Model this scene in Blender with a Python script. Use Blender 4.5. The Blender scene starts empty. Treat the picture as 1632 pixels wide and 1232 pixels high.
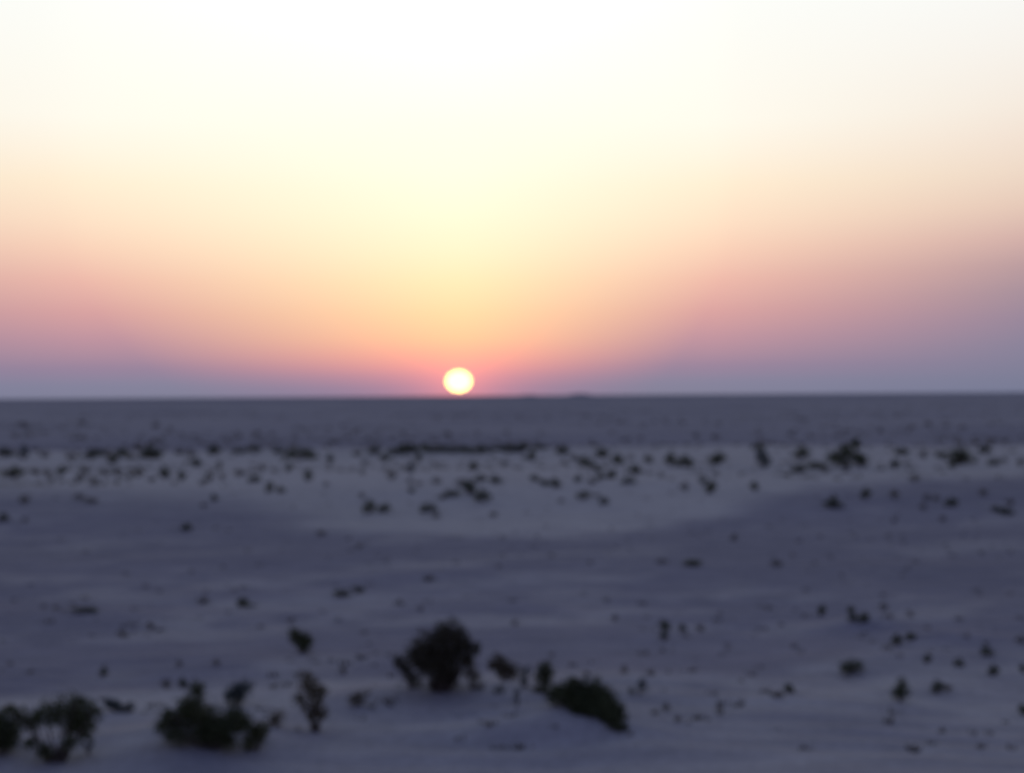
import bpy, math, random
import numpy as np
from mathutils import Matrix, Vector

# ------------------------------------------------------------------ camera, sky, sun, exposure
SC = bpy.context.scene
COL = SC.collection
PW, PH, FPX = 1632.0, 1232.0, 2242.0          # photograph size and focal length in its pixels
EYE = 7.0                                     # eye height over the plain (the viewer stands on a dune)
PITCH = math.atan(14.5 / FPX)
ROLL = 0.0067
f_ = Vector((0, math.cos(PITCH), math.sin(PITCH)))
r0 = Vector((1, 0, 0))
u0 = Vector((0, -math.sin(PITCH), math.cos(PITCH)))
R_ = (r0 * math.cos(ROLL) - u0 * math.sin(ROLL)).normalized()
U_ = (u0 * math.cos(ROLL) + r0 * math.sin(ROLL)).normalized()
cam_d = bpy.data.cameras.new('camera')
cam = bpy.data.objects.new('camera', cam_d)
COL.objects.link(cam)
m3 = Matrix((R_, U_, -f_)).transposed()
cam.matrix_world = Matrix.Translation((0, 0, EYE)) @ m3.to_4x4()
cam_d.sensor_width = 36.0
cam_d.lens = 36.0 * FPX / PW
cam_d.clip_start = 0.1
cam_d.clip_end = 600000.0
cam_d.dof.use_dof = True                      # the photograph is focused far too near
cam_d.dof.focus_distance = 3.5
cam_d.dof.aperture_fstop = 2.0
SC.camera = cam

SUN_AZ = math.atan((731 - 816) / FPX)         # from +Y towards +X
SUN_EL = 1.7                                  # degrees, lamp

world = bpy.data.worlds.new('World')
SC.world = world
world.use_nodes = True
nt = world.node_tree
nt.nodes.clear()
N = nt.nodes.new
L = nt.links.new


def lin(c):
    c = c / 255.0
    return c / 12.92 if c <= 0.04045 else ((c + 0.055) / 1.055) ** 2.4


def math_node(op, a, b=None, c=None, clamp=False):
    n = N('ShaderNodeMath'); n.operation = op; n.use_clamp = clamp
    for i, v in enumerate((a, b, c)):
        if v is None: continue
        if isinstance(v, (int, float)): n.inputs[i].default_value = v
        else: L(v, n.inputs[i])
    return n.outputs[0]


RS = 1.6                                      # ramps hold colour / RS, multiplied back afterwards


def ramp(stops, fac):
    n = N('ShaderNodeValToRGB')
    cr = n.color_ramp
    cr.interpolation = 'B_SPLINE' if False else 'LINEAR'
    for i, (e, c) in enumerate(stops):
        pos = math.sqrt(max(e, 0) / 90.0)
        if i == 0: el = cr.elements[0]; el.position = pos
        elif i == 1: el = cr.elements[1]; el.position = pos
        else: el = cr.elements.new(pos)
        g = c[3] if len(c) > 3 else 1.0
        el.color = (lin(c[0]) * g / RS, lin(c[1]) * g / RS, lin(c[2]) * g / RS, 1)
    L(fac, n.inputs[0])
    return n.outputs[0]


tc = N('ShaderNodeTexCoord')
sep = N('ShaderNodeSeparateXYZ')
L(tc.outputs['Generated'], sep.inputs[0])
X, Y, Z = sep.outputs
el = math_node('MULTIPLY', math_node('ARCSINE', Z), 180 / math.pi)          # elevation, degrees
elc = math_node('MAXIMUM', el, 0.0)
efac = math_node('SQRT', math_node('DIVIDE', elc, 90.0))
az = math_node('ARCTAN2', X, Y)
dsg = (math_node('MULTIPLY', math_node('WRAP', math_node('SUBTRACT', az, SUN_AZ), math.pi, -math.pi), 180 / math.pi))

def e_of(py):
    return math.degrees(math.atan((631 - py) / FPX))


def by_rows(rows, tail):
    return sorted([(e_of(y), c) for y, c in rows]) + tail


UP = [(20, (252, 250, 255, 1.35)), (30, (224, 232, 252, 1.0)), (45, (158, 175, 214)), (90, (92, 109, 171))]
c_ramp = ramp(by_rows([(631, (140, 126, 158)), (618, (150, 128, 158)), (600, (185, 138, 158)), (585, (218, 152, 155)), (565, (240, 172, 154)), (540, (250, 195, 157)),
                       (500, (253, 214, 168)), (450, (254, 231, 186)), (400, (255, 242, 205)), (340, (255, 250, 220)), (270, (254, 254, 232)),
                       (200, (254, 255, 239)), (0, (254, 254, 249, 1.15))], UP), efac)
m_ramp = ramp(by_rows([(631, (124, 127, 150)), (610, (129, 130, 156)), (585, (146, 130, 157)), (540, (184, 144, 160)), (500, (209, 158, 161)), (450, (231, 181, 170)),
                       (400, (244, 206, 184)), (360, (249, 221, 196)), (300, (252, 235, 209)), (250, (252, 243, 225)), (200, (252, 249, 237)),
                       (0, (251, 253, 249))], UP), efac)
s_ramp = ramp(by_rows([(631, (116, 122, 148)), (610, (122, 125, 150)), (560, (132, 129, 154)), (520, (145, 132, 155)), (480, (160, 140, 155)), (440, (180, 152, 158)),
                       (400, (206, 172, 168)), (350, (226, 198, 183)), (300, (235, 214, 197)), (250, (240, 223, 209)), (200, (243, 232, 220)),
                       (100, (246, 242, 236)), (0, (248, 249, 247))], UP), efac)
b_ramp = ramp([(0.0, (84, 96, 132)), (3, (98, 103, 140)), (8, (126, 118, 150)), (16, (132, 130, 176)),
               (30, (100, 110, 158)), (55, (94, 111, 171)), (90, (92, 109, 171))], efac)


def smooth(v, a, b, interp='SMOOTHSTEP'):
    n = N('ShaderNodeMapRange'); n.interpolation_type = interp
    L(v, n.inputs['Value']); n.inputs['From Min'].default_value = a; n.inputs['From Max'].default_value = b
    return n.outputs[0]


def mixc(fac, a, b, blend='MIX'):
    n = N('ShaderNodeMix'); n.data_type = 'RGBA'; n.blend_type = blend; n.clamp_result = False; n.clamp_factor = True
    if isinstance(fac, (int, float)): n.inputs[0].default_value = fac
    else: L(fac, n.inputs[0])
    for s, v in ((n.inputs[6], a), (n.inputs[7], b)):
        if isinstance(v, tuple): s.default_value = v
        else: L(v, s)
    return n.outputs[2]


daz0 = math_node('ABSOLUTE', dsg)
left = math_node('LESS_THAN', dsg, 0.0)
daz = math_node('MULTIPLY', daz0, math_node('SUBTRACT', 1.0, math_node('MULTIPLY', math_node('MULTIPLY', left, 0.29), smooth(daz0, 60.0, 20.0))))
daz = math_node('SUBTRACT', math_node('SQRT', math_node('ADD', math_node('MULTIPLY', daz, daz), 1.0)), 1.0)
dlo = math_node('MULTIPLY', daz, math_node('ADD', 1.04, math_node('MULTIPLY', math_node('EXPONENT', math_node('MULTIPLY', elc, -1 / 2.8)), 0.6)))
wcm = math_node('POWER', smooth(dlo, 0.0, 11.2, 'LINEAR'), 1.0)
wms = smooth(daz, 9.5, 22.0, 'LINEAR')
front = mixc(wms, mixc(wcm, c_ramp, m_ramp), s_ramp)
sky = mixc(smooth(daz0, 20.0, 95.0), front, b_ramp)
sky = mixc(1.0, sky, (RS, RS, RS, 1), 'MULTIPLY')
# forward-scattered glow round the sun in the dusty air
sd = Vector((math.sin(SUN_AZ) * math.cos(math.radians(0.6)), math.cos(SUN_AZ) * math.cos(math.radians(0.6)), math.sin(math.radians(0.6))))
dp = N('ShaderNodeVectorMath'); dp.operation = 'DOT_PRODUCT'
L(tc.outputs['Generated'], dp.inputs[0]); dp.inputs[1].default_value = sd
ang = math_node('MULTIPLY', math_node('ARCCOSINE', math_node('MINIMUM', dp.outputs['Value'], 1.0)), 180 / math.pi)
glow = math_node('EXPONENT', math_node('MULTIPLY', ang, -1 / 1.7))
gl = N('ShaderNodeVectorMath'); gl.operation = 'SCALE'
gl.inputs[0].default_value = (0.60, 0.10, 0.02); L(glow, gl.inputs['Scale'])
add = N('ShaderNodeVectorMath'); add.operation = 'ADD'
L(sky, add.inputs[0]); L(gl.outputs[0], add.inputs[1])
bg = N('ShaderNodeBackground'); L(add.outputs[0], bg.inputs['Color']); bg.inputs['Strength'].default_value = 1.0

nish = N('ShaderNodeTexSky'); nish.sky_type = 'NISHITA'; nish.sun_disc = False
nish.sun_elevation = math.radians(SUN_EL); nish.sun_rotation = SUN_AZ
nish.dust_density = 3.0; nish.air_density = 1.0; nish.ozone_density = 2.0
bg2 = N('ShaderNodeBackground'); L(nish.outputs[0], bg2.inputs['Color']); bg2.inputs['Strength'].default_value = 0.008
adds = N('ShaderNodeAddShader'); L(bg.outputs[0], adds.inputs[0]); L(bg2.outputs[0], adds.inputs[1])
out = N('ShaderNodeOutputWorld'); L(adds.outputs[0], out.inputs['Surface'])

sl = bpy.data.lights.new('sun_lamp', 'SUN')
sl.energy = 0.3; sl.angle = math.radians(0.5); sl.color = (1.0, 0.55, 0.30)
slo = bpy.data.objects.new('sun_lamp', sl)
COL.objects.link(slo)
dvec = Vector((math.sin(SUN_AZ) * math.cos(math.radians(SUN_EL)), math.cos(SUN_AZ) * math.cos(math.radians(SUN_EL)), math.sin(math.radians(SUN_EL))))
slo.rotation_euler = dvec.to_track_quat('Z', 'Y').to_euler()
slo.location = (0, 0, 60)

SC.view_settings.view_transform = 'Standard'
SC.view_settings.look = 'None'
SC.view_settings.exposure = 0.0
SC.view_settings.gamma = 1.0
SC.view_settings.use_curve_mapping = False

# ------------------------------------------------------------------ terrain
rng = np.random.default_rng(11)


def vnoise(x, y, seed):
    """smooth value noise in -1..1"""
    xi = np.floor(x).astype(np.int64); yi = np.floor(y).astype(np.int64)
    fx = x - xi; fy = y - yi
    fx = fx * fx * fx * (fx * (fx * 6 - 15) + 10); fy = fy * fy * fy * (fy * (fy * 6 - 15) + 10)

    def h(a, b):
        n = (a * 374761393 + b * 668265263 + seed * 974634777) & 0xffffffff
        n = ((n ^ (n >> 13)) * 1274126177) & 0xffffffff
        return ((n ^ (n >> 16)) & 0xffff) / 32767.5 - 1.0
    a = h(xi, yi); b = h(xi + 1, yi); c = h(xi, yi + 1); d = h(xi + 1, yi + 1)
    return (a * (1 - fx) + b * fx) * (1 - fy) + (c * (1 - fx) + d * fx) * fy


def sstep(a, b, v):
    t = np.clip((v - a) / (b - a), 0, 1)
    return t * t * (3 - 2 * t)


# mounds of blown sand (nebkhas): x, y, height, half widths
MOUNDS = [
    (0.95, 28.7, 0.62, 1.15, 1.5), (2.0, 28.6, 0.16, 1.3, 1.1),
    (-1.7, 31.6, 0.42, 2.4, 1.1), (-6.3, 27.8, 0.50, 1.7, 1.4), (-9.6, 27.2, 0.25, 1.6, 1.2),
    (-7.0, 36.0, 0.22, 2.4, 1.8), (10.5, 42.2, 0.50, 1.3, 1.0), (9.2, 36.0, 0.28, 2.6, 1.6),
    (11.9, 39.5, 0.32, 1.7, 1.3), (2.8, 32.8, 0.22, 2.0, 1.6), (6.0, 31.0, 0.18, 3.2, 1.4),
    (-3.0, 54.0, 0.45, 4.0, 2.2), (-9.0, 50.0, 0.40, 4.5, 2.0), (-13.0, 45.0, 0.35, 3.5, 1.8),
    (4.0, 58.0, 0.25, 5.0, 2.5), (16.0, 56.0, 0.35, 4.5, 2.4), (-14.0, 60.0, 0.3, 5.0, 2.5),
    (-6.0, 90.0, 0.5, 7.0, 4.0), (-4.0, 104.0, 0.7, 6.0, 5.0), (10.0, 96.0, 0.4, 7.0, 4.0),
    (31.0, 90.0, 0.6, 8.0, 5.0), (-25.0, 95.0, 0.5, 9.0, 5.0),
]


def T(x, y):
    x = np.asarray(x, float); y = np.asarray(y, float)
    r = np.hypot(x, y)
    z = 5.35 * np.exp(-(r / 9.0) ** 2)
    fade = np.exp(-(r / 420.0) ** 2)
    near = np.exp(-(r / 110.0) ** 2)
    # long low dune carrying the belt of shrubs
    wob = 8 * vnoise(x / 45, y / 200, 3) + 3.5 * vnoise(x / 14, y / 90, 4)
    belt = sstep(74, 100, y + wob) * (1 - sstep(160, 196, y + wob * 1.3))
    z = z + belt * (0.85 + 0.22 * vnoise(x / 22, y / 18, 5)) * np.where(np.abs(x) < 400, 1.0, 0.6)
    z = z + fade * (0.12 * vnoise(x / 30 + 7, y / 15, 6) + 0.08 * vnoise(x / 9, y / 5 + 3, 7))
    z = z + near * (0.050 * vnoise(x / 3.1, y / 1.7, 8) + 0.022 * vnoise(x / 1.2, y / 0.8, 9))
    # wind ripples
    ph = y * 5.2 + 1.1 * x * 0.35 + 2.4 * vnoise(x / 3.5, y / 3.0, 12)
    rip = 0.5 + 0.5 * vnoise(x / 4.0 + 40, y / 4.0, 13)
    z = z + np.exp(-(r / 45.0) ** 4) * 0.058 * np.sin(ph) * rip
    for mx, my, mh, sx, sy in MOUNDS:
        if my > 43: mh = mh * 0.35
        q = np.sqrt(((x - mx) / sx) ** 2 + ((y - my) / sy) ** 2 + 0.02)
        if mh > 0.6 and my < 30:              # the sharp-crested one: long back to the left, short steep face
            q = np.sqrt(((x - mx) / np.where(x < mx, 2.4, 1.1)) ** 2 + ((y - my) / np.where(y < my - 0.35 * (x - mx), 0.75, 1.7)) ** 2 + 0.01)
            q = q ** 0.85
            mh = 0.46
        z = z + mh * np.exp(-q ** 1.5)
    # faint swells far out
    z = z + sstep(250, 900, r) * 0.35 * vnoise(x / 260, y / 240, 14) * (1 - sstep(2500, 5000, r))
    return z


def ray(px, py):
    d = R_ * ((px - PW / 2) / FPX) - U_ * ((py - PH / 2) / FPX) + f_
    return d.normalized()


def ground_at(px, py, tmin=10.0):
    d = ray(px, py)
    t = np.concatenate([np.arange(tmin, 120, 0.05), np.geomspace(120, 6000, 6000)])
    zz = EYE + d.z * t - T(d.x * t, d.y * t)
    k = np.argmax(zz < 0)
    if zz[k] >= 0: k = len(t) - 1
    tt = t[k]
    return d.x * tt, d.y * tt, float(T(d.x * tt, d.y * tt))


# polar sheet, fine in front of the viewer, reaching the horizon
th = np.radians(np.concatenate([np.arange(-180, -44, 4.0), np.arange(-44, -27, 0.5), np.arange(-27, 27, 0.1), np.arange(27, 44, 0.5), np.arange(44, 180, 4.0)]))
rr = np.concatenate([[0.0], np.geomspace(0.8, 20, 40)[:-1], 20 * 1.006 ** np.arange(0, 230), ])
rr = np.concatenate([rr, rr[-1] * 1.012 ** np.arange(1, 150)])
rr = np.concatenate([rr, np.geomspace(rr[-1] * 1.05, 120000, 70)])
RRg, THg = np.meshgrid(rr, th, indexing='ij')
GX = RRg * np.sin(THg); GY = RRg * np.cos(THg)
GZ = T(GX, GY)
nr, ntn = GX.shape
verts = np.stack([GX, GY, GZ], -1).reshape(-1, 3)
ii, jj = np.meshgrid(np.arange(nr - 1), np.arange(ntn), indexing='ij')
j2 = (jj + 1) % ntn
faces = np.stack([ii * ntn + jj, ii * ntn + j2, (ii + 1) * ntn + j2, (ii + 1) * ntn + jj], -1).reshape(-1, 4)


def mesh_np(name, v, f, smooth=True):
    me = bpy.data.meshes.new(name)
    k = f.shape[1]
    me.vertices.add(len(v)); me.vertices.foreach_set('co', np.ascontiguousarray(v, np.float32).ravel())
    me.loops.add(f.size); me.loops.foreach_set('vertex_index', np.ascontiguousarray(f, np.int32).ravel())
    me.polygons.add(len(f)); me.polygons.foreach_set('loop_start', np.arange(0, f.size, k, dtype=np.int32))
    me.polygons.foreach_set('use_smooth', np.full(len(f), smooth))
    me.update(calc_edges=True)
    return me


gm = mesh_np('desert_ground', verts, faces[:, ::-1].copy())


def pale_map(x, y):
    """where clean wind-blown sand lies over the darker gravelly floor (0..1)"""
    w = 0.5 * vnoise(x / 6, y / 4, 31) + 0.35 * vnoise(x / 2.2, y / 1.6, 32)
    # belt between about 75 and 170 m
    a = np.arctan2(x, np.maximum(y, 1)) * 57.3
    nearb = np.interp(a, [-22, -12, -8, -5, 4, 8, 12, 22], [92, 88, 76, 73, 73, 79, 93, 108])
    wd = np.interp(a, [-22, -9, -6, 6, 10, 22], [11, 9, 3.5, 3.5, 5, 10])
    belt = sstep(-1, 1, (y - nearb + 4 * w + 3 * vnoise(x / 14, y / 9, 38)) / wd) * (1 - sstep(150, 200, y + 8 * w))
    hn = np.interp(a, [-22, -14, -8, 0, 5, 10, 16, 22], [33, 33.5, 34, 36, 34, 33, 34.5, 36.5])
    near = 1 - sstep(-1.5, 1.8, y - hn + 1.6 * w)
    streak = 0.55 * sstep(-0.15, 0.8, 0.7 * vnoise(x / 7 - y / 16, y / 3.4 - x / 14, 33) + 0.6 * vnoise(x / 2.6, y / 1.6 - x / 8, 36) + 0.3 * vnoise(x / 0.9, y / 0.8, 37)) * np.exp(-(y / 120) ** 2)
    far = 0.30 * sstep(180, 320, y) * (1 - 0.6 * sstep(1200, 5000, y)) + 0.15 * vnoise(x / 30, y / 50, 35)
    return np.clip(np.maximum.reduce([belt, 0.5 * near + streak * (1 - 0.2 * near), far * (y > 150)]), 0, 1)


at = gm.attributes.new('pale', 'FLOAT', 'POINT')
at.data.foreach_set('value', pale_map(GX, GY).astype(np.float32).ravel())


def mat(name):
    m = bpy.data.materials.new(name); m.use_nodes = True
    return m, m.node_tree, m.node_tree.nodes['Principled BSDF']


def sand():
    m, t, b = mat('desert_sand')
    n = t.nodes.new; l = t.links.new
    a = n('ShaderNodeAttribute'); a.attribute_name = 'pale'
    g = n('ShaderNodeTexCoord')
    mp = n('ShaderNodeMapping'); mp.inputs['Scale'].default_value = (0.22, 0.55, 0.5); l(g.outputs['Object'], mp.inputs[0])
    n1 = n('ShaderNodeTexNoise'); n1.inputs['Scale'].default_value = 1.0; n1.inputs['Detail'].default_value = 6; n1.inputs['Roughness'].default_value = 0.6
    l(mp.outputs[0], n1.inputs['Vector'])
    n2 = n('ShaderNodeTexNoise'); n2.inputs['Scale'].default_value = 5.5; n2.inputs['Detail'].default_value = 5; n2.inputs['Roughness'].default_value = 0.75
    l(g.outputs['Object'], n2.inputs['Vector'])
    mp3 = n('ShaderNodeMapping'); mp3.inputs['Scale'].default_value = (0.02, 0.035, 0.02); l(g.outputs['Object'], mp3.inputs[0])
    n3 = n('ShaderNodeTexNoise'); n3.inputs['Scale'].default_value = 1.0; n3.inputs['Detail'].default_value = 4; l(mp3.outputs[0], n3.inputs['Vector'])
    mp4 = n('ShaderNodeMapping'); mp4.inputs['Scale'].default_value = (0.5, 1.5, 1.0); mp4.inputs['Rotation'].default_value = (0, 0, 0.25); l(g.outputs['Object'], mp4.inputs[0])
    n4 = n('ShaderNodeTexNoise'); n4.inputs['Scale'].default_value = 1.0; n4.inputs['Detail'].default_value = 5; n4.inputs['Roughness'].default_value = 0.65; n4.inputs['Distortion'].default_value = 0.6; l(mp4.outputs[0], n4.inputs['Vector'])
    # gravel tint <-> clean sand tint
    mx = n('ShaderNodeMix'); mx.data_type = 'RGBA'
    ad = n('ShaderNodeMath'); ad.operation = 'MULTIPLY_ADD'; ad.use_clamp = True
    l(n1.outputs[0], ad.inputs[0]); ad.inputs[1].default_value = 1.1; ad.inputs[2].default_value = -0.55
    ad2 = n('ShaderNodeMath'); ad2.operation = 'ADD'; ad2.use_clamp = True
    l(a.outputs['Fac'], ad2.inputs[0])
    sub = n('ShaderNodeMath'); sub.operation = 'MULTIPLY_ADD'; l(n1.outputs[0], sub.inputs[0]); sub.inputs[1].default_value = 0.9; sub.inputs[2].default_value = -0.45
    l(sub.outputs[0], ad2.inputs[1])
    l(ad2.outputs[0], mx.inputs[0])
    mx.inputs[6].default_value = GRAVEL; mx.inputs[7].default_value = SAND
    # broad and fine mottling
    def mul(col, fac, lo, hi):
        r = n('ShaderNodeMapRange'); l(fac, r.inputs[0]); r.inputs[1].default_value = 0.3; r.inputs[2].default_value = 0.7
        r.inputs[3].default_value = lo; r.inputs[4].default_value = hi
        v = n('ShaderNodeVectorMath'); v.operation = 'SCALE'; l(col, v.inputs[0]); l(r.outputs[0], v.inputs['Scale'])
        return v.outputs[0]
    c = mul(mx.outputs[2], n2.outputs[0], 0.86, 1.14)
    c = mul(c, n3.outputs[0], 0.90, 1.10)
    c = mul(c, n4.outputs[0], 0.86, 1.14)
    l(c, b.inputs['Base Color'])
    b.inputs['Roughness'].default_value = 1.0
    b.inputs['Specular IOR Level'].default_value = 0.0
    bp = n('ShaderNodeBump'); bp.inputs['Strength'].default_value = 0.35; bp.inputs['Distance'].default_value = 0.04
    l(n2.outputs[0], bp.inputs['Height']); l(bp.outputs[0], b.inputs['Normal'])
    return m


GRAVEL = (0.200, 0.190, 0.190, 1)
SAND = (0.352, 0.332, 0.285, 1)
gm.materials.append(sand())
ground = bpy.data.objects.new('desert_ground', gm)
ground['kind'] = 'structure'
COL.objects.link(ground)

# ------------------------------------------------------------------ the sun, low and squashed by refraction
DS = 200000.0
sdir = ray(731, 607.5)
import bmesh
bm = bmesh.new()
bmesh.ops.create_uvsphere(bm, u_segments=64, v_segments=32, radius=1.0)
sm = bpy.data.meshes.new('sun'); bm.to_mesh(sm); bm.free()
for p in sm.polygons: p.use_smooth = True
em = bpy.data.materials.new('sun_glow'); em.use_nodes = True
et = em.node_tree; et.nodes.clear()
e = et.nodes.new('ShaderNodeEmission'); e.inputs['Color'].default_value = (1.0, 0.74, 0.22, 1); e.inputs['Strength'].default_value = 4.5
eo = et.nodes.new('ShaderNodeOutputMaterial'); et.links.new(e.outputs[0], eo.inputs[0])
sm.materials.append(em)
sun = bpy.data.objects.new('sun', sm)
sun.location = Vector((0, 0, EYE)) + sdir * DS
rad = 19.5 / FPX * DS
sun.scale = (rad, rad, rad * 0.84)
sun['label'] = 'glowing white and yellow sun disc touching the desert horizon'
sun['category'] = 'sun'
COL.objects.link(sun)


# ------------------------------------------------------------------ shrubs
def leaf_mat(name, c1, c2):
    m, t, b = mat(name)
    n = t.nodes.new; l = t.links.new
    oi = n('ShaderNodeObjectInfo')
    g = n('ShaderNodeTexCoord')
    no = n('ShaderNodeTexNoise'); no.inputs['Scale'].default_value = 3.0; no.inputs['Detail'].default_value = 3
    l(g.outputs['Object'], no.inputs['Vector'])
    ad = n('ShaderNodeMath'); ad.operation = 'ADD'; l(no.outputs[0], ad.inputs[0])
    sc = n('ShaderNodeMath'); sc.operation = 'MULTIPLY_ADD'; l(oi.outputs['Random'], sc.inputs[0]); sc.inputs[1].default_value = 0.8; sc.inputs[2].default_value = -0.4
    l(sc.outputs[0], ad.inputs[1]); ad.use_clamp = True
    mx = n('ShaderNodeMix'); mx.data_type = 'RGBA'; l(ad.outputs[0], mx.inputs[0])
    mx.inputs[6].default_value = (*c1, 1); mx.inputs[7].default_value = (*c2, 1)
    l(mx.outputs[2], b.inputs['Base Color'])
    b.inputs['Roughness'].default_value = 0.8; b.inputs['Specular IOR Level'].default_value = 0.15
    return m


M_GREEN = leaf_mat('green_foliage', (0.055, 0.066, 0.028), (0.090, 0.098, 0.036))
M_DRY = leaf_mat('dry_brown_foliage', (0.090, 0.074, 0.040), (0.120, 0.100, 0.048))
M_BLUE = leaf_mat('grey_green_foliage', (0.050, 0.070, 0.062), (0.075, 0.092, 0.070))
M_DARK = leaf_mat('dark_brown_foliage', (0.055, 0.050, 0.034), (0.074, 0.066, 0.036))
M_BARK = leaf_mat('grey_brown_bark', (0.075, 0.060, 0.048), (0.11, 0.09, 0.07))


def leaves(lobes, size, dens, g, out=0.25, floor=None):
    """lobes: (x,y,z,r). Thin leaf-sized faces through each lobe, denser outside, some sprigs sticking out."""
    P, Nn, S = [], [], []
    for (x, y, z, r) in lobes:
        k = max(30, int(dens * (r / size) ** 2))
        d = g.normal(size=(k, 3)); d /= np.linalg.norm(d, axis=1)[:, None]
        # lumpy radius so that the outline breaks up
        lump = 1 + 0.22 * np.sin(5 * d[:, 0] + 9 * x + 3 * d[:, 2] * 2) + 0.18 * np.sin(9 * d[:, 2] + 7 * d[:, 1] + 5 * z)
        rad_ = g.random(k) ** 0.45 * r * lump
        spr = g.random(k) < 0.10
        rad_[spr] *= 1 + out * g.random(spr.sum()) * 1.6
        p = d * rad_[:, None]
        p[:, 2] *= 0.95
        P.append(p + np.array([x, y, z])); Nn.append(d)
        S.append(size * g.uniform(0.6, 1.3, k))
    P = np.concatenate(P); D = np.concatenate(Nn); S = np.concatenate(S)
    ok = P[:, 2] > (0.0 if floor is None else floor(P))
    P, D, S = P[ok], D[ok], S[ok]
    k = len(P)
    ax = D * 0.7 + g.normal(size=(k, 3)) * 0.7 + np.array([0, 0, 0.35])
    ax /= np.linalg.norm(ax, axis=1)[:, None]
    o = np.cross(ax, g.normal(size=(k, 3))); o /= np.linalg.norm(o, axis=1)[:, None] + 1e-9
    wdt = S * g.uniform(0.22, 0.42, k)
    A = P - ax * (S / 2)[:, None]; B = P + ax * (S / 2)[:, None]
    C = P + o * wdt[:, None]; E = P - o * wdt[:, None]
    v = np.stack([A, C, B, E], 1).reshape(-1, 3)
    f = np.arange(4 * k).reshape(k, 4)
    return v, f


def tube(pts, radii, sides=5):
    V = []; F = []
    pts = [Vector(p) for p in pts]
    for i, p in enumerate(pts):
        t = (pts[min(i + 1, len(pts) - 1)] - pts[max(i - 1, 0)]).normalized()
        a = t.orthogonal().normalized(); b = t.cross(a)
        for s in range(sides):
            an = 2 * math.pi * s / sides
            V.append(p + (a * math.cos(an) + b * math.sin(an)) * radii[i])
    for i in range(len(pts) - 1):
        for s in range(sides):
            s2 = (s + 1) % sides
            F.append((i * sides + s, i * sides + s2, (i + 1) * sides + s2, (i + 1) * sides + s))
    return np.array([tuple(v) for v in V]), np.array(F)


def branch_to(base, tip, r, g, seg=5):
    base = Vector(base); tip = Vector(tip)
    ln = (tip - base).length
    pts = []
    for i in range(seg + 1):
        t = i / seg
        p = base.lerp(tip, t)
        if 0 < i:
            p += Vector(g.normal(size=3)) * ln * 0.035
        p.z += math.sin(t * math.pi) * ln * 0.06
        pts.append(p)
    return tube(pts, [r * (1 - 0.75 * i / seg) for i in range(seg + 1)])


def join(parts):
    V, F, o = [], [], 0
    for v, f in parts:
        V.append(v); F.append(f + o); o += len(v)
    return np.concatenate(V), np.concatenate(F)


def tag(o, label, cat, group=None):
    o['label'] = label; o['category'] = cat
    if group: o['group'] = group


def child(name, me, parent):
    o = bpy.data.objects.new(name, me); COL.objects.link(o); o.parent = parent
    return o


GROUP_NEAR = 'shrubs on the sand in the foreground'
NEAR_COUNT = 0


def near_shrub(base_px, lobes_px, label, m=M_GREEN, name='desert_shrub', dens=22.4, leaf=0.055, group=GROUP_NEAR, dep=0.55, lean=0.0):
    """a foreground shrub: base pixel on the ground, lobes as (pixel x, pixel y, pixel radius)"""
    global NEAR_COUNT
    NEAR_COUNT += 1
    g = np.random.default_rng(100 + NEAR_COUNT)
    bx, by, bz = ground_at(*base_px)
    dist = math.sqrt(bx * bx + by * by + (EYE - bz) ** 2)
    s = dist / FPX
    root = bpy.data.objects.new(name, None); COL.objects.link(root)
    root.location = (bx, by, bz); root.empty_display_size = 0.2
    tag(root, label, 'shrub', group)
    wid = max(l_[0] for l_ in lobes_px) - min(l_[0] for l_ in lobes_px)
    L3 = []
    for i, (x, y, r) in enumerate(lobes_px):
        yy = g.uniform(-1, 1) * dep * (0.25 * wid + 0.5 * r) * s
        xx = (x - base_px[0]) * s
        yy -= lean * max(0, y - 1118) * s
        gz = float(T(bx + xx, by + yy)) - bz
        # a nearer lobe has to sit lower to be seen at the same height in the picture
        zz = (base_px[1] - y) * s * 1.03 + yy * (EYE - bz) / by * (1 if lean else 0)
        L3.append((xx, yy, max(zz, gz + r * s * 0.45), r * s * 1.38))
    v, f = leaves(L3, leaf, dens * 1.25, g, floor=lambda P: T(P[:, 0] + bx, P[:, 1] + by) - bz)
    me = mesh_np('foliage', v, f, False); me.materials.append(m)
    child('foliage', me, root)
    for (x, y, z, r) in L3:
        a = [branch_to((g.normal() * 0.04 + x * 0.12, g.normal() * 0.04, -0.06), (x, y, z), 0.022 + r * 0.02, g)]
        for q in range(3):
            d = g.normal(size=3); d /= np.linalg.norm(d); d[2] = abs(d[2])
            a.append(branch_to((x * 0.8, y * 0.8, z * 0.8), (x + d[0] * r, y + d[1] * r, z + d[2] * r), 0.008, g, 3))
        vb, fb = join(a)
        mb = mesh_np('branch', vb, fb); mb.materials.append(M_BARK)
        child('branch', mb, root)
    return root


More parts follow.
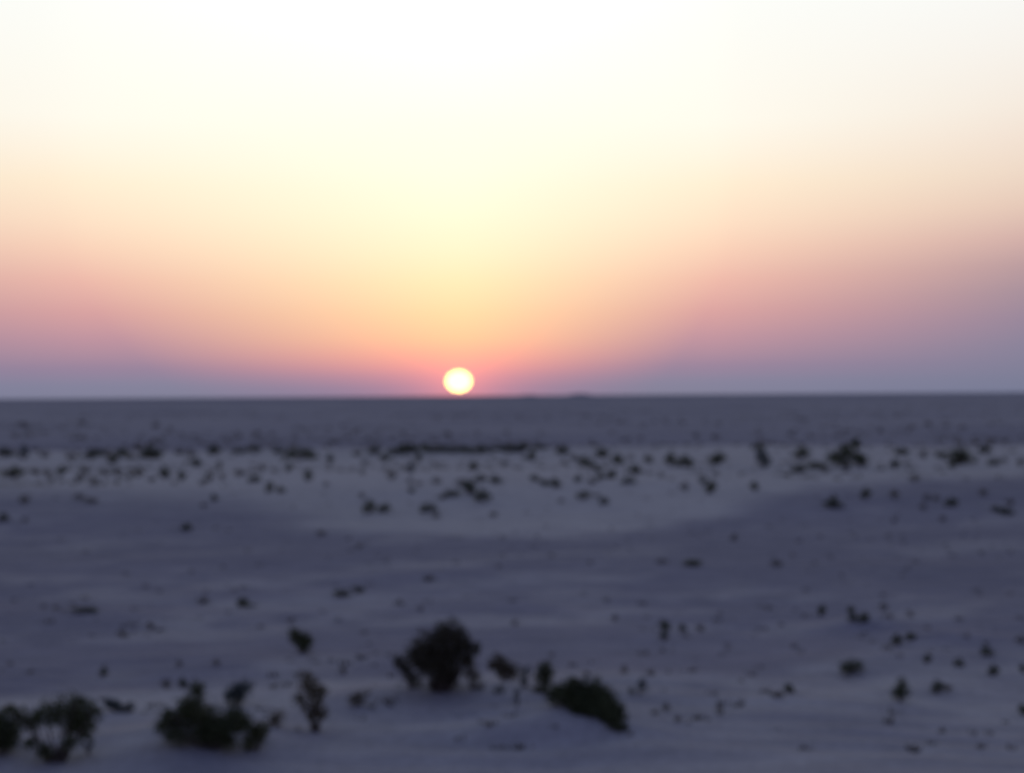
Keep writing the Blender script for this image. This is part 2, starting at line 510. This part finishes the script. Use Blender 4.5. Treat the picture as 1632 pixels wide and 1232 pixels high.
near_shrub((6, 1203), [(4, 1185, 14), (-8, 1170, 20), (14, 1166, 12), (-2, 1153, 14), (18, 1182, 11), (-25, 1180, 16), (-35, 1160, 14)],
           'dark bushy shrub cut off by the left edge of the photo')
near_shrub((88, 1216), [(27, 1138, 7), (36, 1150, 10), (48, 1163, 11), (82, 1146, 15), (104, 1146, 20), (122, 1128, 7), (128, 1150, 17),
                        (145, 1143, 5), (124, 1175, 15), (112, 1187, 10), (56, 1186, 8), (74, 1199, 11), (93, 1208, 9), (62, 1150, 8), (110, 1165, 12)],
           'wide dark shrub with a pale gap in its middle, near the lower left corner')
near_shrub((141, 1203), [(140, 1192, 7), (146, 1186, 4)], 'tiny faint shrub at the foot of the wide shrub in the lower left', M_BLUE, dens=8.4)
near_shrub((190, 1135), [(173, 1123, 7), (182, 1126, 7), (193, 1129, 6), (207, 1128, 7)], 'low flat dark shrub on pale sand between the two big left shrubs', M_BLUE)
near_shrub((335, 1193), [(267, 1163, 15), (283, 1152, 15), (275, 1141, 8), (299, 1132, 12), (317, 1107, 11), (314, 1128, 14), (308, 1160, 22),
                         (333, 1155, 20), (345, 1172, 17), (358, 1160, 18), (372, 1146, 13), (381, 1163, 16), (366, 1183, 10), (386, 1151, 10), (288, 1174, 12), (325, 1172, 14)],
           'largest long dark shrub with a pointed top at the lower left')
near_shrub((402, 1196), [(407, 1173, 12), (397, 1186, 9), (419, 1164, 8), (413, 1180, 8)], 'dark leaning shrub touching the right end of the long shrub')
near_shrub((378, 1124), [(374, 1106, 11), (388, 1100, 11), (364, 1113, 6), (381, 1114, 7)], 'round dark shrub standing just behind the long shrub', M_BLUE)
near_shrub((440, 1158), [(441, 1145, 10), (436, 1151, 6)], 'small olive ball of a shrub between the long shrub and the tall brown one', M_DRY, dens=15.4)
near_shrub((502, 1166), [(489, 1088, 11), (498, 1104, 13), (479, 1117, 9), (505, 1119, 11), (499, 1139, 12), (514, 1139, 8), (504, 1157, 5), (513, 1107, 8), (486, 1130, 6)],
           'tall thin brown shrub standing alone left of centre', M_DRY, dens=16.1)
near_shrub((570, 1126), [(563, 1117, 8), (574, 1112, 8), (587, 1106, 4)], 'small low brown shrub between the tall brown shrub and the large central one', M_DRY, dens=15.4)
near_shrub((482, 1041), [(471, 1013, 9), (479, 1020, 11), (486, 1030, 9), (490, 1022, 7)], 'dark leaning shrub alone on open sand above the tall brown shrub', dens=24.5)
near_shrub((705, 1104), [(716, 1013, 17), (731, 1022, 14), (702, 1018, 11), (680, 1034, 19), (662, 1045, 12), (704, 1042, 24), (735, 1043, 18), (690, 1058, 21), (718, 1060, 18),
                         (756, 1040, 8), (746, 1051, 8), (705, 1078, 17), (712, 1090, 13), (692, 1094, 9), (722, 1081, 9), (672, 1062, 12)],
           'largest tree-like dark shrub with a domed top, centre foreground', M_DARK, dens=23.8)
near_shrub((656, 1096), [(636, 1055, 8), (646, 1067, 9), (655, 1079, 9), (664, 1086, 7)], 'slanting spray of a shrub left of the large domed one', M_DARK)
near_shrub((752, 1099), [(748, 1072, 12), (758, 1080, 8), (746, 1060, 6), (764, 1098, 7)], 'loose brown shrub against the right side of the large domed one', M_DRY, dens=12.6)
near_shrub((800, 1106), [(797, 1099, 7), (790, 1102, 5)], 'tiny faint shrub on pale sand below the round brown shrub', M_BLUE, dens=7.0)
near_shrub((823, 1126), [(823, 1115, 6), (824, 1105, 4)], 'thin faint tuft in front of the pair of upright shrubs', M_BLUE, dens=6.3)
near_shrub((808, 1085), [(795, 1057, 11), (803, 1066, 13), (815, 1073, 10), (785, 1061, 6)], 'round brown shrub right of the large domed one', M_DRY, dens=22.4)
near_shrub((836, 1096), [(839, 1073, 7), (834, 1085, 7)], 'small faint upright shrub between the brown shrub and a darker upright one', M_BLUE, dens=11.2)
near_shrub((866, 1104), [(868, 1067, 9), (865, 1081, 11), (872, 1088, 7), (860, 1098, 7), (876, 1076, 7)], 'dark upright shrub just left of the large mound shrub')
near_shrub((930, 1128), [(884, 1111, 12), (902, 1101, 14), (914, 1089, 8), (929, 1107, 20), (950, 1113, 20), (966, 1124, 18), (977, 1139, 14), (940, 1128, 20), (908, 1118, 14),
                         (956, 1144, 16), (976, 1156, 9), (922, 1132, 14), (987, 1160, 6), (930, 1122, 18), (945, 1118, 18), (960, 1134, 18), (940, 1138, 14), (968, 1148, 13)],
           'large rounded dense dark shrub behind a sand mound, right of centre', dens=28.0, dep=0.35, lean=1.6)
near_shrub((1021, 1107), [(1022, 1095, 8), (1006, 1101, 5), (1024, 1087, 4)], 'small faint shrub right of the large mound shrub', M_BLUE, dens=11.2)

# ------------------------------------------------------------------ prototypes for the smaller shrubs
PROTO = []


def make_proto(seed, kind):
    g = np.random.default_rng(seed)
    Lb = []
    n = {'dense': 9, 'flat': 9, 'sparse': 6, 'tall': 8}[kind]
    for i in range(n):
        x = g.uniform(-0.34, 0.34); y = g.uniform(-0.3, 0.3)
        z = g.uniform(0.15, 0.78) * (1 - 0.55 * abs(x) / 0.34)
        Lb.append((x, y, max(z, 0.14), g.uniform(0.11, 0.22)))
    Lb += [(0.02, 0, 0.5, 0.25), (-0.2, 0.05, 0.36, 0.21), (0.2, -0.05, 0.34, 0.21)]
    dens = {'dense': 11, 'flat': 9, 'sparse': 7, 'tall': 11}[kind]
    v, f = leaves(Lb, 0.075, dens, g)
    br = [branch_to((0, 0, -0.08), (x, y, z), 0.02, g, 4) for (x, y, z, r) in Lb]
    vb, fb = join(br)
    mt = M_GREEN if kind in ('dense', 'flat') else (M_BLUE if kind == 'tall' else M_DRY)
    fm = mesh_np('foliage', v, f, False); fm.materials.append(mt)
    bmh = mesh_np('stem', vb, fb); bmh.materials.append(M_BARK)
    V, F = join([(v, f), (vb, fb)])
    one = mesh_np('small_shrub', V, F, False); one.materials.append(mt); one.materials.append(M_BARK)
    idx = np.zeros(len(F), np.int32); idx[len(f):] = 1
    one.polygons.foreach_set('material_index', idx)
    return fm, bmh, one


PR = {k: [make_proto(s0 + i, k) for i in range(cnt)] for k, s0, cnt in (('dense', 500, 7), ('flat', 520, 4), ('sparse', 540, 5), ('tall', 560, 4))}
RG = random.Random(5)
COUNT = {}


def far_shrub(cx, cy, w, h, flag, label, group):
    """centre pixel, width and height in pixels of the photograph"""
    kind = {'d': 'dense', 'f': 'sparse', 'l': 'flat', 't': 'tall'}[flag]
    x, y, z = ground_at(cx, min(cy + h * 0.5 - 1, 1231))
    dist = math.sqrt(x * x + y * y + (EYE - z) ** 2)
    s = dist / FPX
    fm, bmh, one = RG.choice(PR[kind])
    W = w * s * 1.2; H = h * s * 1.22
    big = max(w, h) >= 20
    rz = RG.choice((0, math.pi)) + RG.uniform(-0.5, 0.5)
    if big:
        o = bpy.data.objects.new('desert_shrub', None); COL.objects.link(o)
        o.empty_display_size = 0.3
        a = child('foliage', fm, o); b = child('stem', bmh, o)
    else:
        o = bpy.data.objects.new('small_shrub', one); COL.objects.link(o)
    o.location = (x, y, z); o.rotation_euler = (0, 0, rz)
    o.scale = (W, max(W * 0.85, H * 0.5), H)
    tag(o, label, 'shrub', group)
    return o


ORD = ['leftmost', 'second', 'third', 'fourth', 'fifth', 'sixth', 'seventh',
       'eighth', 'ninth', 'tenth', 'eleventh', 'twelfth', 'thirteenth', 'fourteenth']


def describe(w, h, flag):
    sz = 'tiny' if max(w, h) < 13 else 'small' if max(w, h) < 20 else 'medium' if max(w, h) < 32 else 'large'
    sh = {'d': 'dark', 'f': 'faint', 'l': 'low spreading', 't': 'dark upright'}[flag]
    return f'{sz} {sh} shrub'


def zone(where, group, items):
    items = sorted(items, key=lambda t: t[0])
    for i, it in enumerate(items):
        cx, cy, w, h, fl = it[:5]
        lab = it[5] if len(it) > 5 else f'{describe(w, h, fl)} {where}, {ORD[i]}' + (' from left' if i else '')
        far_shrub(cx, cy, w, h, fl, lab, group)


RIDGE = 'shrubs along the crest of the far sand belt'
zone('on the far crest near the left edge', RIDGE, [(8, 722, 30, 15, 'd'), (38, 720, 17, 27, 't'), (72, 724, 20, 12, 'f'), (56, 718, 13, 8, 'f'), (115, 728, 22, 12, 'f')])
zone('in the dense crest row at the far left', RIDGE, [(145, 725, 28, 17, 'd'), (170, 724, 20, 13, 'f'), (180, 733, 22, 14, 'd'), (194, 721, 30, 14, 'd'), (218, 714, 24, 12, 'f'), (240, 722, 36, 21, 'd'), (158, 720, 18, 12, 'd'), (205, 728, 20, 10, 'f'), (228, 727, 18, 10, 'd')])
zone('on the crest beside the wide clump', RIDGE, [(286, 720, 20, 12, 'f'), (303, 723, 18, 14, 'f'), (313, 737, 22, 14, 'd'), (341, 717, 22, 18, 'd'),
     (383, 718, 30, 12, 'l'), (407, 716, 24, 14, 'l'), (446, 717, 22, 13, 'd'),
     (478, 721, 52, 25, 'd', 'wide dark shrub clump on the far crest left of the sun'), (526, 731, 16, 12, 'd')])
zone('on the far crest left of the sun', RIDGE, [(570, 722, 20, 12, 'f'), (597, 718, 22, 14, 'd'), (611, 730, 20, 10, 'd'), (632, 718, 32, 16, 'd'), (656, 716, 30, 15, 'd'),
     (668, 728, 15, 13, 'd'), (690, 716, 36, 13, 'l'), (644, 711, 22, 9, 'd'), (678, 712, 22, 10, 'd'), (706, 715, 22, 11, 'd')])
zone('on the far crest below the sun', RIDGE, [(722, 717, 36, 12, 'l'), (750, 718, 36, 12, 'l'), (780, 716, 28, 12, 'l'), (802, 714, 28, 12, 'l'),
     (832, 714, 34, 14, 'd'), (848, 725, 15, 22, 'd'), (860, 712, 30, 11, 'l'), (896, 717, 24, 16, 'd'), (738, 715, 24, 10, 'd'), (766, 717, 24, 11, 'd'), (816, 716, 20, 11, 'd')])
MID = 'shrubs scattered on the pale sand belt'
zone('on the pale belt near the left edge', MID, [(22, 754, 32, 19, 'd'), (55, 752, 20, 10, 'f'), (76, 756, 20, 12, 'f'), (98, 751, 15, 15, 'd'), (82, 766, 14, 10, 'f')])
zone('on pale sand below the dense crest row', MID, [(128, 762, 20, 13, 'f'), (137, 750, 18, 12, 'f'), (150, 770, 18, 11, 'f'), (165, 752, 18, 12, 'f'), (187, 752, 20, 14, 'f'),
     (206, 760, 18, 10, 'f'), (222, 752, 22, 16, 'f'), (243, 764, 20, 10, 'f'), (263, 754, 17, 21, 'd')])
zone('on pale sand below the wide clump', MID, [(288, 759, 14, 16, 'd'), (322, 770, 14, 9, 'f'), (333, 760, 15, 14, 'f'), (355, 758, 11, 16, 'f'), (349, 740, 12, 12, 'f'), (380, 754, 13, 14, 'f'),
     (406, 763, 22, 13, 'd'), (418, 746, 14, 13, 'f'), (460, 745, 12, 16, 'd'), (491, 758, 14, 20, 'd'), (520, 772, 12, 8, 'f')])
zone('in the open sand under the wide clump', MID, [(430, 773, 13, 18, 'd'), (447, 781, 16, 11, 'd'), (427, 783, 13, 9, 'f')])
zone('on pale sand, left of the sun', MID, [(581, 738, 13, 12, 'f'), (578, 752, 12, 10, 'f'), (625, 757, 20, 18, 'f'), (655, 745, 13, 22, 't'), (653, 766, 13, 12, 'f'), (668, 770, 12, 10, 'f'), (655, 782, 13, 9, 'd'), (695, 766, 18, 14, 'f')])
zone('in the patch directly below the sun', MID, [(755, 741, 17, 20, 'd'), (803, 739, 14, 13, 'f'), (705, 792, 18, 10, 'f'), (724, 785, 30, 16, 'l'), (746, 776, 26, 26, 'd'), (768, 790, 30, 20, 'd'),
     (766, 762, 22, 13, 'd'), (790, 765, 22, 14, 'd'), (787, 820, 18, 9, 'f'), (733, 769, 20, 12, 'f')])
zone('on bare sand lower left of the sun', MID, [(577, 790, 11, 12, 'f'), (589, 806, 22, 26, 'd'), (614, 810, 26, 15, 'd'), (683, 808, 28, 18, 'd'), (694, 822, 18, 10, 'f')])
zone('on bare sand lower right of the sun', MID, [(852, 762, 18, 12, 'd'), (868, 769, 18, 12, 'd'), (885, 770, 19, 17, 'd'), (922, 763, 14, 12, 'd'), (944, 767, 20, 11, 'f'), (958, 760, 17, 11, 'd'), (976, 757, 20, 12, 'd'),
     (930, 789, 30, 15, 'l'), (952, 789, 14, 9, 'f'), (963, 797, 15, 16, 'd'), (895, 798, 12, 8, 'f')])
zone('in the slanting row right of the sun', RIDGE, [(915, 729, 18, 12, 'f'), (928, 734, 20, 14, 'd'), (941, 740, 22, 12, 'd'), (952, 748, 14, 12, 'd'), (960, 722, 26, 18, 'd'), (984, 731, 24, 20, 'd'), (897, 737, 12, 10, 'f')])
zone('just right of the slanting row', MID, [(1005, 729, 14, 9, 'f'), (1012, 750, 24, 15, 'd'), (1002, 766, 24, 12, 'd'), (1032, 732, 18, 14, 'd'), (1054, 757, 12, 10, 'f')])
zone('right of centre on the far belt crest', RIDGE, [(1068, 732, 26, 19, 'd'), (1092, 736, 32, 20, 'd'), (1145, 731, 34, 20, 'd'), (1205, 712, 26, 12, 'l'), (1217, 730, 26, 32, 't')])
zone('right of centre on bare pale sand', MID, [(1092, 774, 15, 17, 'f'), (1122, 766, 15, 12, 'd'), (1134, 776, 22, 22, 'd'), (1140, 755, 13, 10, 'f'), (1202, 775, 18, 15, 'd')])
zone('beside the biggest far clump', RIDGE, [(1278, 722, 28, 20, 'd'), (1274, 748, 26, 14, 'd'), (1302, 741, 34, 14, 'd'),
     (1346, 727, 62, 36, 'd', 'biggest dark far shrub clump on the right of the belt'), (1364, 708, 24, 18, 'd'), (1372, 736, 26, 18, 'd')])
zone('on the crest right of the biggest far clump', RIDGE, [(1437, 719, 26, 14, 'd'), (1427, 740, 24, 12, 'd'), (1446, 738, 14, 9, 'f'), (1471, 725, 16, 14, 'f'),
     (1530, 729, 62, 24, 'd', 'wide dark ragged shrub clump on the crest near the right edge'), (1518, 741, 18, 14, 'd'), (1500, 724, 20, 12, 'd'), (1568, 717, 22, 14, 'd'), (1578, 707, 12, 9, 'f'), (1583, 736, 20, 13, 'd'), (1600, 734, 16, 9, 'f'), (1627, 737, 18, 13, 'f')])
zone('on the right part of the pale belt', MID, [(1326, 803, 34, 15, 'd'), (1329, 795, 14, 12, 'd'), (1380, 787, 18, 18, 'd'), (1425, 788, 17, 18, 'f'), (1458, 762, 24, 12, 'f')])
zone('in the hollow near the right edge', MID, [(1471, 808, 13, 11, 'f'), (1477, 793, 14, 12, 'f'), (1491, 793, 12, 13, 'f'), (1517, 800, 22, 16, 'd'), (1566, 784, 14, 14, 'f'), (1611, 800, 14, 12, 'f'), (1588, 811, 18, 11, 'd'), (1603, 815, 22, 14, 'd'), (1503, 827, 13, 10, 'f'), (1425, 830, 10, 8, 'f')])
OPEN = 'shrubs on the dark open floor'
zone('on the left lower edge of the belt', OPEN, [(6, 824, 17, 16, 'd'), (40, 796, 20, 14, 'f'), (40, 829, 12, 9, 'f'), (126, 792, 22, 10, 'f'), (146, 798, 26, 10, 'f'), (324, 806, 12, 9, 'f'), (341, 793, 14, 12, 'd'), (298, 840, 20, 14, 'd')])
zone('on the dark floor below the pale belt', OPEN, [(511, 849, 20, 10, 'f'), (573, 870, 12, 10, 'f'), (1170, 857, 16, 12, 'f')])
zone('lying flat on the dark floor', OPEN, [(130, 972, 44, 13, 'l', 'low dark mat of scrub at the left of the dark floor'), (325, 958, 28, 9, 'f'), (387, 960, 26, 18, 'd', 'dark scrub tuft left of the wide flat mat'),
     (545, 946, 36, 12, 'l', 'wide flat dark mat of scrub in the middle of the floor'), (568, 938, 26, 12, 'l', 'right end hump of the wide flat mat of scrub'),
     (683, 922, 26, 9, 'f'), (1105, 897, 38, 12, 'l', 'long low dark scrub streak right of centre'), (1056, 895, 22, 8, 'f'), (1238, 898, 24, 11, 'f')])
zone('on the dark floor in the left half', OPEN, [(165, 1072, 18, 15, 'd'), (240, 998, 18, 12, 'f'), (195, 1011, 26, 11, 'f'), (263, 1090, 22, 16, 'f'), (291, 1090, 16, 17, 'd'), (285, 1057, 12, 12, 'f'), (547, 1069, 18, 13, 'f'), (670, 970, 11, 10, 'f'), (345, 1056, 18, 9, 'f')])
zone('on the dark floor in the middle', OPEN, [(820, 993, 13, 10, 'f'), (980, 985, 12, 11, 'f'), (995, 1068, 14, 14, 'f'), (880, 1044, 10, 8, 'f'), (1038, 1072, 16, 12, 'f')])
zone('in the small group right of centre', OPEN, [(1058, 997, 21, 18, 'd'), (1058, 1013, 15, 17, 'd'), (1087, 1000, 13, 14, 'd'), (1117, 1000, 16, 14, 'f')])
zone('in the foreground right of the mound', OPEN, [(1062, 1128, 18, 12, 'f'), (1080, 1146, 13, 12, 'f'), (1147, 1130, 12, 22, 'f'), (1043, 1135, 14, 9, 'f')])
zone('above the sand hummock at the right', OPEN, [(1311, 973, 15, 18, 'd'), (1356, 971, 13, 14, 'd'), (1360, 985, 18, 12, 'd'), (1377, 983, 20, 18, 'd'), (1408, 967, 16, 13, 'f'), (1450, 978, 12, 11, 'f')])
zone('on the slope below the right hummock', OPEN, [(1430, 1021, 18, 19, 'd'), (1451, 1014, 20, 14, 'd'), (1479, 1050, 14, 16, 'd'), (1528, 1056, 16, 16, 'd'), (1572, 1038, 20, 17, 'd'), (1584, 1069, 18, 18, 'd'), (1630, 1066, 14, 14, 'd'), (1627, 1020, 16, 14, 'f')])
zone('at the lower right', OPEN, [(1358, 1060, 42, 24, 'd', 'dark oval shrub alone on the right of the floor'), (1436, 1103, 36, 32, 'd', 'dark round shrub on the edge of pale sand at the lower right'),
     (1496, 1095, 22, 22, 'd', 'dark shrub with a side tuft right of the round one'), (1511, 1097, 15, 13, 'f', 'faint tuft touching the dark shrub at the lower right'),
     (1257, 1097, 18, 17, 'd', 'faint dark shrub left of the oval and round ones'), (1243, 1108, 15, 11, 'f', 'faint tuft left of the lone faint shrub at lower right'), (1630, 1133, 18, 18, 'd', 'dark shrub cut by the right edge near the bottom')])
PLAIN = 'tiny shrubs on the far plain'
zone('on the far plain left of the sun', PLAIN, [(36, 678, 26, 7, 'f'), (128, 674, 14, 9, 'f'), (248, 679, 15, 9, 'f'), (272, 684, 12, 6, 'f'), (643, 690, 11, 8, 'f'), (715, 693, 13, 7, 'f')])
zone('on the far plain right of the sun', PLAIN, [(1110, 695, 15, 8, 'f'), (1140, 697, 20, 8, 'f'), (1403, 687, 11, 8, 'f'), (1480, 676, 13, 9, 'f'), (975, 690, 10, 6, 'f'), (1020, 698, 12, 7, 'f')])

# two low sand knolls breaking the horizon right of the sun
def knoll(cx, w, up, D):
    d = ray(cx, 629)
    s = D / FPX
    o_x, o_y = d.x / d.y * D, D
    g = np.linspace(-1, 1, 41)
    gx, gy = np.meshgrid(g, g, indexing='ij')
    q = np.sqrt(gx ** 2 + gy ** 2)
    z = (EYE + up * s) * np.clip(1 - q ** 2, 0, 1) ** 1.3 * (1 + 0.18 * vnoise(gx * 3 + cx, gy * 3, 3)) - 1.0
    v = np.stack([gx * w * s * 0.75, gy * w * s * 1.2, z], -1).reshape(-1, 3)
    a, b = np.meshgrid(np.arange(40), np.arange(40), indexing='ij')
    f = np.stack([a * 41 + b, (a + 1) * 41 + b, (a + 1) * 41 + b + 1, a * 41 + b + 1], -1).reshape(-1, 4)
    me = mesh_np('hill', v, f); me.materials.append(gm.materials[0])
    o = bpy.data.objects.new('hill', me); o.location = (o_x, o_y, 0); o['kind'] = 'structure'; COL.objects.link(o)


knoll(842, 34, 1.6, 5000.0)
knoll(925, 46, 2.6, 5000.0)

# faint dry tufts beyond counting, thickest on the pale belt and thin over the floor and the far plain
g = np.random.default_rng(77)
TX, TY, TS = [], [], []
for n_, y0, y1, hs in ((1100, 95, 175, 0.36), (800, 27, 92, 0.17), (1700, 180, 900, 0.75)):
    yy = y0 * (y1 / y0) ** g.random(n_)
    xx = yy * np.tan(np.radians(g.uniform(-24, 24, n_)))
    keep = vnoise(xx / (yy * 0.12), np.log(yy) * 9, 51) + 0.5 * g.random(n_) > 0.05
    TX.append(xx[keep]); TY.append(yy[keep]); TS.append(hs * g.uniform(0.4, 1.2, keep.sum()))
TX = np.concatenate(TX); TY = np.concatenate(TY); TS = np.concatenate(TS)
TZ = T(TX, TY)
K = 14
c = np.stack([TX, TY, TZ], -1)[:, None, :]
root_ = c + g.normal(size=(len(TX), K, 3)) * (TS * 0.25)[:, None, None] * np.array([1.6, 1, 0.0])
root_[..., 2] -= 0.03
tip = root_ + g.normal(size=root_.shape) * (TS * 0.28)[:, None, None] * np.array([1, 1, 0]) + np.array([0, 0, 1.0]) * (TS[:, None] * g.uniform(0.4, 1.0, (len(TX), K)))[..., None]
sd_ = g.normal(size=root_.shape) * (TS * 0.07)[:, None, None]; sd_[..., 2] = 0
mid_ = (root_ + tip) / 2
v = np.stack([root_, mid_ + sd_, tip, mid_ - sd_], 2).reshape(-1, 3)
tm = mesh_np('dry_grass_tufts', v, np.arange(len(v)).reshape(-1, 4), False); tm.materials.append(M_DRY)
to = bpy.data.objects.new('dry_grass_tufts', tm)
tag(to, 'faint dry tufts sprinkled thinly over the sand', 'grass'); to['kind'] = 'stuff'
COL.objects.link(to)
